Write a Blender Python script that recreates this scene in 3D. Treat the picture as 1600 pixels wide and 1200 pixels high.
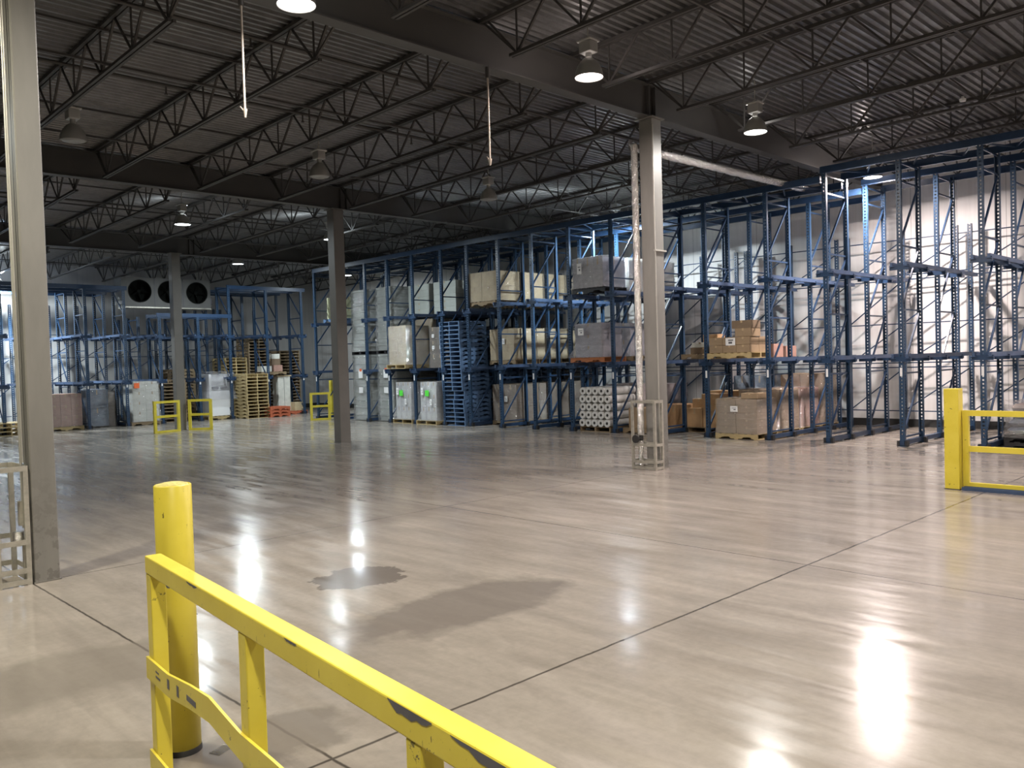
import bpy, math, random
from mathutils import Vector, Matrix
random.seed(7)
S = bpy.context.scene
for o in list(bpy.data.objects): bpy.data.objects.remove(o)
COL = S.collection

# ---------------------------------------------------------------- camera
CH = 2.05
yaw, pitch, roll, FPX = 7.96762959e-01, -2.66386395e-02, -2.92250304e-02, 1306.36
f = Vector((math.cos(yaw)*math.cos(pitch), math.sin(yaw)*math.cos(pitch), math.sin(pitch)))
r = Vector((math.sin(yaw), -math.cos(yaw), 0)); u = r.cross(f)
r2 = math.cos(roll)*r + math.sin(roll)*u; u2 = -math.sin(roll)*r + math.cos(roll)*u
cd = bpy.data.cameras.new('camera'); cam = bpy.data.objects.new('camera', cd); COL.objects.link(cam)
cd.sensor_fit = 'HORIZONTAL'; cd.sensor_width = 36; cd.lens = FPX*36/1600; cd.clip_start = .05; cd.clip_end = 200
M = Matrix((r2, u2, -f)).transposed().to_4x4(); M.translation = (0, 0, CH); cam.matrix_world = M
S.camera = cam
# ---------------------------------------------------------------- world, exposure
W = bpy.data.worlds.new('world'); S.world = W; W.use_nodes = True
W.node_tree.nodes['Background'].inputs[0].default_value = (.55, .6, .7, 1)
W.node_tree.nodes['Background'].inputs[1].default_value = .02
vs = S.view_settings; vs.view_transform = 'Standard'; vs.look = 'None'; vs.gamma = 1; vs.exposure = 0.0
vs.use_curve_mapping = False
LP = 222.0        # watts of one high bay lamp
COOL, WARM, PINK, NEUT = (.86, .96, 1.0), (1.0, .93, .74), (1.0, .85, .80), (1.0, .95, .90)
LIT = [  # x, y, z, colour, power factor, label
 (4.85, 8.15, 6.0, NEUT, 1.0, 'lit high bay lamp at the top edge of the photo, nearest of all lamps'),
 (9.65, 8.05, 6.22, PINK, 1.2, 'glaring pinkish high bay lamp left of the foil-wrapped pipe column'),
 (14.3, 7.95, 6.18, NEUT, 1.0, 'lit high bay lamp just right of the foil-wrapped pipe column'),
 (19.95, 8.1, 6.12, PINK, 2.8, 'lit high bay lamp glowing among the tops of the near blue rack posts'),
 (19.4, 15.3, 6.0, COOL, 2.7, 'lit high bay lamp above the grey wrapped load, left of the foil pipe'),
 (9.7, 22.6, 6.05, COOL, .7, 'lit high bay lamp hanging in the middle of the left half, above the fan unit'),
 (14.3, 22.5, 6.0, COOL, 1.6, 'small lit lamp half hidden behind the middle dark column'),
 (15.1, 30.3, 6.1, COOL, 1.5, 'lit high bay lamp just right of the three-fan cooling unit'),
 (20.2, 30.6, 5.95, COOL, .8, 'lit high bay lamp just right of the middle dark column'),
 (8.4, 36.4, 5.5, COOL, 5.0, 'far lamp behind the left rack lighting the end wall'),
]
UNLIT = [(4.75, 15.3, 6.0, 'unlit grey bell lamp at upper left, nearest of the three unlit ones'),
 (9.45, 15.2, 6.0, 'unlit grey bell lamp in the middle of the three unlit ones'),
 (14.15, 15.1, 6.05, 'unlit dark bell lamp below the right hanging drop rod')]
OFF = [(0.0, 8.1, 6, WARM, 1.4), (0.0, 1.0, 6, WARM, 1.5), (4.9, 1.0, 6, NEUT, 1.2), (9.7, .9, 6, PINK, 1.2),
       (14.4, .8, 6, PINK, 1.0), (19.9, .8, 6, PINK, 2.3), (0.0, 15.3, 6, COOL, .3), (2.5, 30, 6, COOL, .5)]

def down_light(x, y, z, c, k, parent=None):
    l = bpy.data.lights.new('high_bay_light', 'AREA'); l.shape = 'DISK'; l.size = .36; l.energy = LP*k; l.color = c
    o = bpy.data.objects.new('high_bay_light', l); COL.objects.link(o)
    if parent: o.parent = parent; o.location = (0, 0, -.012)
    else: o.location = (x, y, z-.012)
    return o

# ---------------------------------------------------------------- materials
def mat(name, col, rough=.5, metal=0, spec=.5, fn=None, **k):
    m = bpy.data.materials.new(name); m.use_nodes = True; t = m.node_tree; b = t.nodes['Principled BSDF']
    b.inputs['Base Color'].default_value = (*col, 1); b.inputs['Roughness'].default_value = rough
    b.inputs['Metallic'].default_value = metal; b.inputs['Specular IOR Level'].default_value = spec
    for kk, v in k.items(): b.inputs[kk.replace('_', ' ')].default_value = v
    if fn: fn(t, b)
    return m
def N(t, ty, **k):
    n = t.nodes.new(ty)
    for a, v in k.items():
        if hasattr(n, a): setattr(n, a, v)
    return n
def math_(t, op, a, b=None, c=None):
    n = t.nodes.new('ShaderNodeMath'); n.operation = op
    for i, v in enumerate((a, b, c)):
        if v is None: continue
        if isinstance(v, (int, float)): n.inputs[i].default_value = v
        else: t.links.new(v, n.inputs[i])
    return n.outputs[0]
def noise(t, vec, scale, detail=4, rough=.55, dist=0):
    n = t.nodes.new('ShaderNodeTexNoise'); n.inputs['Scale'].default_value = scale; n.inputs['Detail'].default_value = detail
    n.inputs['Roughness'].default_value = rough; n.inputs['Distortion'].default_value = dist
    if vec: t.links.new(vec, n.inputs['Vector'])
    return n.outputs['Fac']
def ramp(t, fac, stops):
    n = t.nodes.new('ShaderNodeValToRGB'); e = n.color_ramp.elements
    while len(e) < len(stops): e.new(.5)
    for i, (p, c) in enumerate(stops):
        e[i].position = p; e[i].color = (*c, 1) if len(c) == 3 else c
    t.links.new(fac, n.inputs[0]); return n.outputs[0]
def g3(v): return (v, v, v)
def mapping(t, vec, sc=(1, 1, 1), rot=(0, 0, 0), loc=(0, 0, 0)):
    n = t.nodes.new('ShaderNodeMapping'); n.inputs['Scale'].default_value = sc; n.inputs['Rotation'].default_value = rot
    n.inputs['Location'].default_value = loc; t.links.new(vec, n.inputs['Vector']); return n.outputs[0]
def mixc(t, fac, a, b, blend='MIX'):
    n = t.nodes.new('ShaderNodeMix'); n.data_type = 'RGBA'; n.blend_type = blend
    for i, v in ((0, fac), (6, a), (7, b)):
        if isinstance(v, (int, float)): n.inputs[i].default_value = v
        elif isinstance(v, tuple): n.inputs[i].default_value = (*v, 1)
        else: t.links.new(v, n.inputs[i])
    return n.outputs[2]
def obc(t): return t.nodes.new('ShaderNodeTexCoord').outputs['Object']
def bump(t, b, h, s, d=.02):
    n = t.nodes.new('ShaderNodeBump'); n.inputs['Strength'].default_value = s; n.inputs['Distance'].default_value = d
    t.links.new(h, n.inputs['Height']); t.links.new(n.outputs[0], b.inputs['Normal'])

def f_floor(t, b):
    v = obc(t); xyz = t.nodes.new('ShaderNodeSeparateXYZ'); t.links.new(v, xyz.inputs[0]); X, Y = xyz.outputs[0], xyz.outputs[1]
    big = noise(t, v, .35, 5, .6, .6); med = noise(t, mapping(t, v, (1.6, .5, 1)), 1.3, 6, .65, .8)
    st = noise(t, mapping(t, v, (3.2, .32, 1), (0, 0, .06)), 1.2, 6, .6, .3); fine = noise(t, v, 14, 4, .7)
    c = ramp(t, st, [(.3, (.235, .208, .178)), (.5, (.305, .272, .235)), (.7, (.385, .348, .300))])
    c = mixc(t, .5, c, ramp(t, med, [(.36, (.235, .210, .182)), (.52, (.305, .273, .236)), (.7, (.37, .336, .292))]))
    c = mixc(t, .6, c, ramp(t, big, [(.35, g3(.82)), (.62, g3(1.08))]), 'MULTIPLY')
    c = mixc(t, .35, c, ramp(t, fine, [(.35, g3(.82)), (.65, g3(1.08))]), 'MULTIPLY')
    # saw-cut joints filled with dirt
    wob = math_(t, 'MULTIPLY', math_(t, 'SUBTRACT', noise(t, v, 6, 4), .5), .02)
    def line(C, at, w):
        d = math_(t, 'ABSOLUTE', math_(t, 'ADD', math_(t, 'SUBTRACT', C, at), wob))
        m = t.nodes.new('ShaderNodeMapRange'); m.inputs['From Min'].default_value = w*.45; m.inputs['From Max'].default_value = w*1.3
        m.inputs['To Min'].default_value = 1; m.inputs['To Max'].default_value = 0; t.links.new(d, m.inputs[0]); return m.outputs[0]
    js = None
    for C, at, w in ((X, 2.31, .011), (Y, 3.79, .012), (X, 7.63, .008), (X, 12.9, .008), (Y, 9.25, .008), (Y, 14.6, .008), (Y, 19.6, .008), (Y, -1.4, .01)):
        l = line(C, at, w); js = l if js is None else math_(t, 'MAXIMUM', js, l)
    c = mixc(t, math_(t, 'MULTIPLY', js, .85), c, (.035, .03, .025))
    # stains and darker patches with their own outline
    def blob(cx, cy, rx, ry, wob_, edge, rot=0):
        vv = mapping(t, v, (1/rx, 1/ry, 1), (0, 0, 0), (-cx/rx, -cy/ry, 0))
        s = t.nodes.new('ShaderNodeVectorMath'); s.operation = 'MULTIPLY'; t.links.new(vv, s.inputs[0]); s.inputs[1].default_value = (1, 1, 0)
        L = t.nodes.new('ShaderNodeVectorMath'); L.operation = 'LENGTH'; t.links.new(s.outputs[0], L.inputs[0])
        d = math_(t, 'ADD', L.outputs['Value'], math_(t, 'MULTIPLY', math_(t, 'SUBTRACT', noise(t, v, wob_, 5, .6), .5), 1.5))
        m = t.nodes.new('ShaderNodeMapRange'); m.inputs['From Min'].default_value = 1-edge; m.inputs['From Max'].default_value = 1+edge
        m.inputs['To Min'].default_value = 1; m.inputs['To Max'].default_value = 0; t.links.new(d, m.inputs[0]); return m.outputs[0]
    for (cx, cy, rx, ry, w_, e_, colr, k) in (
        (4.55, 6.85, .42, .42, 3.5, .04, (.13, .113, .10), .85), (4.6, 5.35, 1.1, .5, 1.6, .16, (.16, .14, .125), .75),
        (4.95, 1.98, .2, .12, 5, .05, (.30, .25, .19), .8), (1.9, 6.2, .8, .55, 1.6, .2, (.18, .16, .135), .6), (2.2, 4.25, .5, .3, 3, .15, (.17, .15, .13), .8),
        (5.6, 9.2, 1.8, .35, 1.0, .3, (.2, .175, .15), .5), (9.5, 12, 3.5, 1.6, .6, .3, (.2, .175, .152), .45),
        (14, 8.5, 2.0, 3.0, .6, .3, (.2, .172, .155), .5), (16.8, 6, .9, 5.0, .7, .3, (.19, .165, .15), .5)):
        c = mixc(t, math_(t, 'MULTIPLY', blob(cx, cy, rx, ry, w_, e_), k), c, colr)
    # small dark anchor holes and debris flecks
    vo = t.nodes.new('ShaderNodeTexVoronoi'); vo.inputs['Scale'].default_value = .9; vo.inputs['Randomness'].default_value = 1; t.links.new(v, vo.inputs['Vector'])
    sp = math_(t, 'LESS_THAN', vo.outputs['Distance'], .022); c = mixc(t, math_(t, 'MULTIPLY', sp, .85), c, (.03, .025, .02))
    t.links.new(c, b.inputs['Base Color'])
    band = noise(t, mapping(t, v, (3.4, .5, 1), (0, 0, .05), (3, 1, 0)), 1.1, 5, .65, .4)
    t.links.new(ramp(t, band, [(.38, g3(.27)), (.50, g3(.18)), (.62, g3(.11))]), b.inputs['Roughness'])
    t.links.new(ramp(t, band, [(.38, g3(.20)), (.62, g3(.32))]), b.inputs['Specular IOR Level'])
    bump(t, b, noise(t, mapping(t, v, (1, .6, 1)), 2.2, 2, .5), .05, .02)
m_floor = mat('polished_concrete', (.4, .37, .32), .25, fn=f_floor, spec=.36)

def f_wall(ax, pitch_, kk=1.08):
    def g(t, b):
        v = obc(t); s = t.nodes.new('ShaderNodeSeparateXYZ'); t.links.new(v, s.inputs[0]); A = s.outputs[ax]
        fr = math_(t, 'FRACT', math_(t, 'DIVIDE', A, pitch_)); d = math_(t, 'ABSOLUTE', math_(t, 'SUBTRACT', fr, .5))
        seam = math_(t, 'LESS_THAN', d, .009)
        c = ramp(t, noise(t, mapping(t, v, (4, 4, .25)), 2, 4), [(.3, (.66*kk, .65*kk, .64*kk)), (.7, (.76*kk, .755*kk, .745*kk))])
        c = mixc(t, math_(t, 'MULTIPLY', seam, .6), c, (.3, .3, .3)); t.links.new(c, b.inputs['Base Color'])
    return g
m_wallx = mat('insulated_panel_right', (.7, .7, .7), .45, fn=f_wall(1, 1.13))
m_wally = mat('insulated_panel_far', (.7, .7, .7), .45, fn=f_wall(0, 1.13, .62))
def f_deck(t, b):
    v = obc(t); c = ramp(t, noise(t, v, 3, 5, .7), [(.3, (.185, .185, .185)), (.7, (.28, .28, .278))]); t.links.new(c, b.inputs['Base Color'])
    t.links.new(ramp(t, noise(t, v, 8, 3), [(.3, g3(.28)), (.7, g3(.45))]), b.inputs['Roughness'])
m_deck = mat('galvanised_deck', (.4, .4, .4), .38, .75, fn=f_deck)
def vary(c, k=.15, sc=3):
    def g(t, b):
        v = obc(t); t.links.new(ramp(t, noise(t, v, sc, 5, .6), [(.3, tuple(x*(1-k) for x in c)), (.7, tuple(min(1, x*(1+k)) for x in c))]), b.inputs['Base Color'])
    return g
m_joist = mat('grey_joist_paint', (.13, .125, .12), .5, fn=vary((.055, .052, .05)))
m_girder = mat('grey_girder_paint', (.2, .19, .18), .5, fn=vary((.075, .073, .07), .08, 1))
def f_col(t, b):
    v = obc(t); c = ramp(t, noise(t, mapping(t, v, (2, 2, .5)), 2, 5), [(.3, (.185, .180, .166)), (.7, (.235, .228, .21))])
    s = t.nodes.new('ShaderNodeSeparateXYZ'); t.links.new(v, s.inputs[0])
    low = t.nodes.new('ShaderNodeMapRange'); low.inputs['From Min'].default_value = .2; low.inputs['From Max'].default_value = 1.3
    low.inputs['To Min'].default_value = 1; low.inputs['To Max'].default_value = 0; t.links.new(s.outputs[2], low.inputs[0])
    sc = math_(t, 'MULTIPLY', math_(t, 'GREATER_THAN', noise(t, v, 7, 5, .7), .53), low.outputs[0])
    c = mixc(t, math_(t, 'MULTIPLY', sc, .6), c, (.13, .12, .11)); t.links.new(c, b.inputs['Base Color'])
m_col = mat('grey_column_paint', (.35, .34, .31), .45, fn=f_col)
m_colf = mat('dull_column_paint', (.2, .19, .17), .5, fn=vary((.16, .15, .135), .1, 2))
m_galv = mat('galvanised_steel', (.5, .48, .44), .42, .6, fn=vary((.5, .48, .42), .2, 12))
BL = (.050, .115, .26)
def f_post(t, b):
    v = obc(t); s = t.nodes.new('ShaderNodeSeparateXYZ'); t.links.new(v, s.inputs[0])
    c = ramp(t, noise(t, v, 4, 5, .7), [(.3, (.016, .041, .085)), (.7, (.026, .064, .130))]); t.links.new(c, b.inputs['Base Color'])
    fz = math_(t, 'FRACT', math_(t, 'DIVIDE', s.outputs[2], .0762)); az = math_(t, 'LESS_THAN', math_(t, 'ABSOLUTE', math_(t, 'SUBTRACT', fz, .5)), .22)
    dy = math_(t, 'ABSOLUTE', s.outputs[1]); ay = math_(t, 'LESS_THAN', dy, .021)
    g = t.nodes.new('ShaderNodeNewGeometry'); tc = t.nodes.new('ShaderNodeTexCoord'); sn = t.nodes.new('ShaderNodeSeparateXYZ'); t.links.new(tc.outputs['Normal'], sn.inputs[0])
    an = math_(t, 'GREATER_THAN', math_(t, 'ABSOLUTE', sn.outputs[0]), .9); zz = math_(t, 'GREATER_THAN', s.outputs[2], .25)
    h = math_(t, 'MULTIPLY', math_(t, 'MULTIPLY', az, ay), math_(t, 'MULTIPLY', an, zz))
    t.links.new(math_(t, 'SUBTRACT', 1, h), b.inputs['Alpha'])
m_post = mat('blue_rack_post_paint', BL, .38, .0, fn=f_post)
m_blue = mat('blue_rack_paint', BL, .36, .0, fn=vary((.018, .044, .098), .2, 4))
m_rail = mat('pale_blue_rail_paint', (.12, .2, .36), .4, .3, fn=vary((.062, .102, .19), .2, 4))
def f_yel(t, b):
    v = obc(t); c = ramp(t, noise(t, v, 3, 4), [(.3, (.66, .54, .045)), (.7, (.75, .63, .08))])
    ch = math_(t, 'GREATER_THAN', noise(t, v, 9, 6, .78), .665); sc = math_(t, 'GREATER_THAN', noise(t, mapping(t, v, (30, 4, 6)), 2.5, 4, .6), .70)
    c = mixc(t, math_(t, 'MULTIPLY', math_(t, 'MAXIMUM', ch, sc), .85), c, (.09, .07, .03)); t.links.new(c, b.inputs['Base Color'])
m_yel = mat('yellow_safety_paint', (.8, .66, .05), .36, fn=f_yel)
def f_wood(c):
    def g(t, b):
        v = obc(t); t.links.new(ramp(t, noise(t, mapping(t, v, (3, 12, 12)), 2, 5, .6), [(.3, tuple(x*.7 for x in c)), (.7, c)]), b.inputs['Base Color'])
    return g
m_wood = mat('pallet_wood', (.5, .38, .2), .7, fn=f_wood((.52, .40, .20)))
m_woodd = mat('old_pallet_wood', (.3, .22, .13), .75, fn=f_wood((.30, .22, .13)))
m_pblue = mat('blue_pallet_paint', (.08, .17, .33), .6, fn=f_wood((.11, .20, .36)))
m_porg = mat('orange_pallet_paint', (.5, .17, .06), .6, fn=f_wood((.52, .19, .07)))
m_pred = mat('red_pallet_paint', (.5, .12, .06), .6, fn=f_wood((.58, .15, .07)))
m_pblk = mat('black_plastic', (.02, .02, .022), .5)
def carton_m(n, c): return mat(n, c, .7, fn=vary(c, .12, 5))
m_card = carton_m('brown_cardboard', (.31, .222, .135)); m_cardd = carton_m('dark_cardboard', (.19, .135, .088))
m_cardl = carton_m('light_cardboard', (.55, .44, .27)); m_cardo = carton_m('orange_cardboard', (.50, .31, .16))
m_cardp = carton_m('pinkish_cardboard', (.42, .25, .20)); m_cardw = carton_m('white_cardboard', (.66, .66, .60))
m_cream = carton_m('cream_green_cardboard', (.55, .56, .36))
m_tape = mat('packing_tape', (.45, .33, .2), .3)
def f_film(k):
    def g(t, b):
        v = obc(t); bump(t, b, noise(t, mapping(t, v, (1, 1, 2)), 4, 6, .6, 1.5), 1.0, .14)
    return g
def film(n, col, a, rough=.16): 
    return mat(n, col, rough, .55, .9, fn=f_film(1), Alpha=a)
m_film = film('clear_stretch_film', (.9, .89, .87), .30, .14); m_filmg = film('hazy_stretch_film', (.66, .66, .70), .45, .16)
m_films = film('silvery_stretch_film', (.92, .93, .94), .45, .12)
m_grey = mat('grey_green_tray', (.36, .39, .37), .45, fn=vary((.42, .45, .42), .1, 3)); m_lil = mat('lilac_grey_goods', (.34, .32, .37), .5, fn=vary((.42, .41, .46), .25, 4))
m_dk = mat('dark_goods', (.10, .10, .12), .5, fn=vary((.10, .10, .12), .3, 3)); m_brn = mat('dark_brown_goods', (.13, .10, .08), .5, fn=vary((.13, .10, .08), .3, 3))
m_pink = mat('pale_pink_goods', (.52, .44, .42), .4, fn=vary((.5, .43, .41), .12, 4))
m_sil = mat('silver_grey_goods', (.42, .42, .44), .4, fn=vary((.60, .60, .62), .2, 6))
m_wht = mat('white_goods', (.9, .91, .92), .35); m_bluebag = mat('blue_grey_bag', (.12, .17, .24), .4, fn=vary((.12, .17, .25), .4, 4))
m_bluewrap = mat('blue_grey_wrap', (.14, .19, .26), .35, fn=vary((.14, .19, .26), .3, 5))
m_paper = mat('white_paper', (.8, .8, .8), .5); m_ink = mat('grey_ink', (.12, .12, .13), .6)
m_green = mat('green_sticker', (.10, .75, .06), .5); m_orst = mat('orange_sticker', (.8, .15, .04), .5)
m_roll = mat('clear_film_roll', (.72, .71, .68), .18, 0, .8, fn=vary((.70, .69, .66), .1, 8)); m_core = mat('dark_core', (.05, .045, .04), .7)
def f_foil(t, b):
    v = obc(t); bump(t, b, noise(t, v, 26, 4, .7, .6), 1.0, .03)
m_foil = mat('crumpled_foil', (.80, .79, .76), .22, .9, fn=f_foil)
m_bell = mat('grey_bell_reflector', (.36, .36, .34), .4, .4); m_ball = mat('ballast_casting', (.5, .5, .48), .4, .5)
m_lensoff = mat('unlit_lens', (.30, .30, .29), .3)
def emis(n, c, s):
    m = bpy.data.materials.new(n); m.use_nodes = True; t = m.node_tree; b = t.nodes['Principled BSDF']
    b.inputs['Base Color'].default_value = (.8, .8, .8, 1); b.inputs['Emission Color'].default_value = (*c, 1); b.inputs['Emission Strength'].default_value = s; return m
EM = {}
m_fan = mat('fan_unit_white', (.5, .5, .48), .5, fn=vary((.13, .13, .125), .1, 2)); m_fandk = mat('fan_interior', (.010, .011, .010), 1.0, spec=.05)
m_rodw = mat('pale_rod', (.36, .31, .26), .4, .2); m_curb = mat('black_curb', (.025, .025, .025), .6); m_valve = mat('valve_black', (.03, .03, .03), .4)
m_cond = mat('conduit', (.45, .44, .40), .4, .4)

# ---------------------------------------------------------------- mesh helpers
class MB:
    def __init__(s): s.v = []; s.f = []; s.mi = []; s.mats = []; s.sm = []
    def _m(s, m):
        if m not in s.mats: s.mats.append(m)
        return s.mats.index(m)
    def add(s, vs, fs, m=None, smooth=False):
        n = len(s.v); s.v += [tuple(q) for q in vs]; k = s._m(m)
        for q in fs: s.f.append(tuple(n+i for i in q)); s.mi.append(k); s.sm.append(smooth)
        return s
    def box(s, a, b, m=None):
        x0, y0, z0 = a; x1, y1, z1 = b
        return s.add([(x0,y0,z0),(x1,y0,z0),(x1,y1,z0),(x0,y1,z0),(x0,y0,z1),(x1,y0,z1),(x1,y1,z1),(x0,y1,z1)],
                     [(0,3,2,1),(4,5,6,7),(0,1,5,4),(1,2,6,5),(2,3,7,6),(3,0,4,7)], m)
    def bar(s, p, q, w, h, m=None, up=(0, 0, 1), off=(0, 0)):
        p = Vector(p); q = Vector(q); d = (q-p).normalized(); upv = Vector(up)
        if abs(d.dot(upv)) > .98: upv = Vector((1, 0, 0))
        sx = d.cross(upv).normalized(); sz = sx.cross(d).normalized(); vs = []
        for c in (p, q):
            for a, b in ((-1, -1), (1, -1), (1, 1), (-1, 1)): vs.append(c+sx*(a*w/2+off[0])+sz*(b*h/2+off[1]))
        return s.add(vs, [(0,1,2,3),(7,6,5,4),(0,4,5,1),(1,5,6,2),(2,6,7,3),(3,7,4,0)], m)
    def rod(s, p, q, rad, m=None, n=8, r2=None, caps=True, smooth=True):
        p = Vector(p); q = Vector(q); d = (q-p).normalized(); a = d.orthogonal().normalized(); b = d.cross(a); vs = []
        for c, R_ in ((p, rad), (q, rad if r2 is None else r2)):
            for i in range(n): t_ = 2*math.pi*i/n; vs.append(c+a*math.cos(t_)*R_+b*math.sin(t_)*R_)
        s.add(vs, [(i, (i+1) % n, n+(i+1) % n, n+i) for i in range(n)], m, smooth)
        if caps: s.add(vs, [tuple(range(n))[::-1], tuple(range(n, 2*n))], m)
        return s
    def lathe(s, prof, m=None, n=24, c=(0, 0, 0)):
        vs = []
        for rr, z in prof:
            for i in range(n): t_ = 2*math.pi*i/n; vs.append((c[0]+rr*math.cos(t_), c[1]+rr*math.sin(t_), c[2]+z))
        fs = [(k*n+i, k*n+(i+1) % n, (k+1)*n+(i+1) % n, (k+1)*n+i) for k in range(len(prof)-1) for i in range(n)]
        return s.add(vs, fs, m, True)
    def disc(s, c, rad, m=None, n=24, ax='z'):
        vs = []
        for i in range(n):
            t_ = 2*math.pi*i/n; a, b = rad*math.cos(t_), rad*math.sin(t_)
            vs.append((c[0]+a, c[1]+b, c[2]) if ax == 'z' else ((c[0], c[1]+a, c[2]+b) if ax == 'x' else (c[0]+a, c[1], c[2]+b)))
        return s.add(vs, [tuple(range(n))], m)
    def mesh(s, name):
        me = bpy.data.meshes.new(name); me.from_pydata(s.v, [], s.f)
        for m in s.mats: me.materials.append(m)
        me.polygons.foreach_set('material_index', s.mi); me.polygons.foreach_set('use_smooth', s.sm); me.update(); return me
    def build(s, name, m=None, parent=None, loc=(0, 0, 0), rz=0, bevel=0):
        s.mats = [m if q is None else q for q in s.mats]; me = s.mesh(name); return link(name, me, parent, loc, rz, bevel)
def link(name, me, parent=None, loc=(0, 0, 0), rz=0, bevel=0):
    o = bpy.data.objects.new(name, me); COL.objects.link(o); o.location = loc; o.rotation_euler[2] = rz
    if parent: o.parent = parent
    if bevel:
        b = o.modifiers.new('b', 'BEVEL'); b.width = bevel; b.segments = 2; b.limit_method = 'ANGLE'
    return o
def tag(o, label, cat, group=None, kind=None):
    o['label'] = label; o['category'] = cat
    if group: o['group'] = group
    if kind: o['kind'] = kind
    return o
def thing(name, label, cat, loc=(0, 0, 0), rz=0, group=None):
    o = bpy.data.objects.new(name, None); o.empty_display_size = .1; COL.objects.link(o); o.location = loc; o.rotation_euler[2] = rz
    return tag(o, label, cat, group)
def struct(o): o['kind'] = 'structure'; return o
ORD = ['first','second','third','fourth','fifth','sixth','seventh','eighth','ninth','tenth','eleventh','twelfth','thirteenth','fourteenth','fifteenth','sixteenth','seventeenth','eighteenth','nineteenth','twentieth','twenty-first','twenty-second','twenty-third','twenty-fourth','twenty-fifth']

# ================================================================ SHELL
XL, XR, YN, YF = -7.5, 23.3, -6.5, 38.5
def ZR(y): return 7.13-.0155*(y-9.25)           # underside of the roof deck
struct(MB().box((XL-.2, YN-.2, -.2), (XR+.2, YF+.2, 0)).build('floor', m_floor))
def wall(n, a, b, m): struct(MB().box(a, b).build(n, m))
wall('wall_right', (XR, YN, 0), (XR+.15, YF, 7.6), m_wallx); wall('wall_far', (XL, YF, 0), (XR+.15, YF+.15, 7.6), m_wally)
m_wallk = mat('bounce_cutting_panel', (.12, .12, .12), .6)  # unseen walls, coloured dark to cut the light they bounce
wall('wall_left', (XL-.15, YN, 0), (XL, YF+.15, 7.6), m_wallk); wall('wall_near', (XL-.15, YN-.15, 0), (XR+.15, YN, 7.6), m_wallk)
struct(MB().box((XR-.09, YN, 0), (XR, YF, .2)).build('baseboard_right', m_curb)); struct(MB().box((XL, YF-.09, 0), (XR, YF, .2)).build('baseboard_far', m_curb))
# corrugated steel roof deck: ribs run along X
prof = []; y = YN
while y < YF+.1:
    for dy, dz in ((0, 0), (.05, 0), (.066, .05), (.134, .05)): prof.append((y+dy, dz))
    y += .15
d = MB(); vs = []
for yy, dz in prof: vs += [(XL, yy, ZR(yy)+dz), (XR, yy, ZR(yy)+dz)]
d.add(vs, [(2*i, 2*i+1, 2*i+3, 2*i+2) for i in range(len(prof)-1)])
y0, y1 = YN-.1, YF+.1
d.add([(XL, y0, ZR(y0)+.06), (XR, y0, ZR(y0)+.06), (XR, y1, ZR(y1)+.06), (XL, y1, ZR(y1)+.06), (XL, y0, ZR(y0)+.14), (XR, y0, ZR(y0)+.14), (XR, y1, ZR(y1)+.14), (XL, y1, ZR(y1)+.14)], [(0,1,2,3),(7,6,5,4),(0,4,5,1),(1,5,6,2),(2,6,7,3),(3,7,4,0)])
struct(d.build('ceiling', m_deck))

# ---------------------------------------------------------------- girders and columns
GY = [-1.15, 9.27, 19.5, 29.2]
GL = [None, 'nearest big grey steel roof girder, crossing above the foil-wrapped pipe column', 'second big roof girder, resting on the middle dark column', 'third roof girder, in front of the far three-fan cooling unit']
def girder(y, label):
    top = ZR(y)-.07; h = .60
    if label is None: g = MB(); 
    t = thing('roof_girder', label or 'roof girder overhead just behind the camera', 'girder', (0, 0, 0))
    MB().box((XL, y-.012, top-h+.02), (XR, y+.012, top-.02)).build('web', m_girder, t)
    MB().box((XL, y-.11, top-.02), (XR, y+.11, top)).build('flange', m_girder, t); MB().box((XL, y-.11, top-h), (XR, y+.11, top-h+.02)).build('flange', m_girder, t)
    for x in [2.44+10.36*k for k in range(-1, 3)]:
        for q in (-.1, .085): MB().box((x+q, y-.09, top-h+.02), (x+q+.015, y-.012, top-.02)).build('stiffener', m_girder, t)
for y, l in zip(GY[1:], GL[1:]): girder(y, l)
def column(x, y, w, label, m):
    h = ZR(y)-.67-.025; t = thing('steel_column', label, 'column', (x, y, 0))
    c = MB().box((-w/2, -w/2, 0), (w/2, w/2, h)).build('shaft', m, t, bevel=.012)
    MB().box((-w/2-.05, -w/2-.05, h), (w/2+.05, w/2+.05, h+.022)).build('cap_plate', m, t)
    MB().box((-w/2-.008, -w/2-.012, 0), (w/2+.008, w/2+.012, .012)).build('base_plate', m_colf, t)
    return t
c1 = column(2.44, 9.30, .23, 'pale grey steel column at the left edge, beside the steel guard cage', m_col)
c3 = column(12.82, 9.27, .29, 'grey steel column right of centre with the foil-wrapped pipe beside it', m_col)
c2 = column(12.56, 19.50, .32, 'dark grey column left of centre, in front of the silver wrapped stack', m_colf)
c4 = column(12.07, 28.95, .30, 'far dark column between two small yellow barriers', m_colf)
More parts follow.
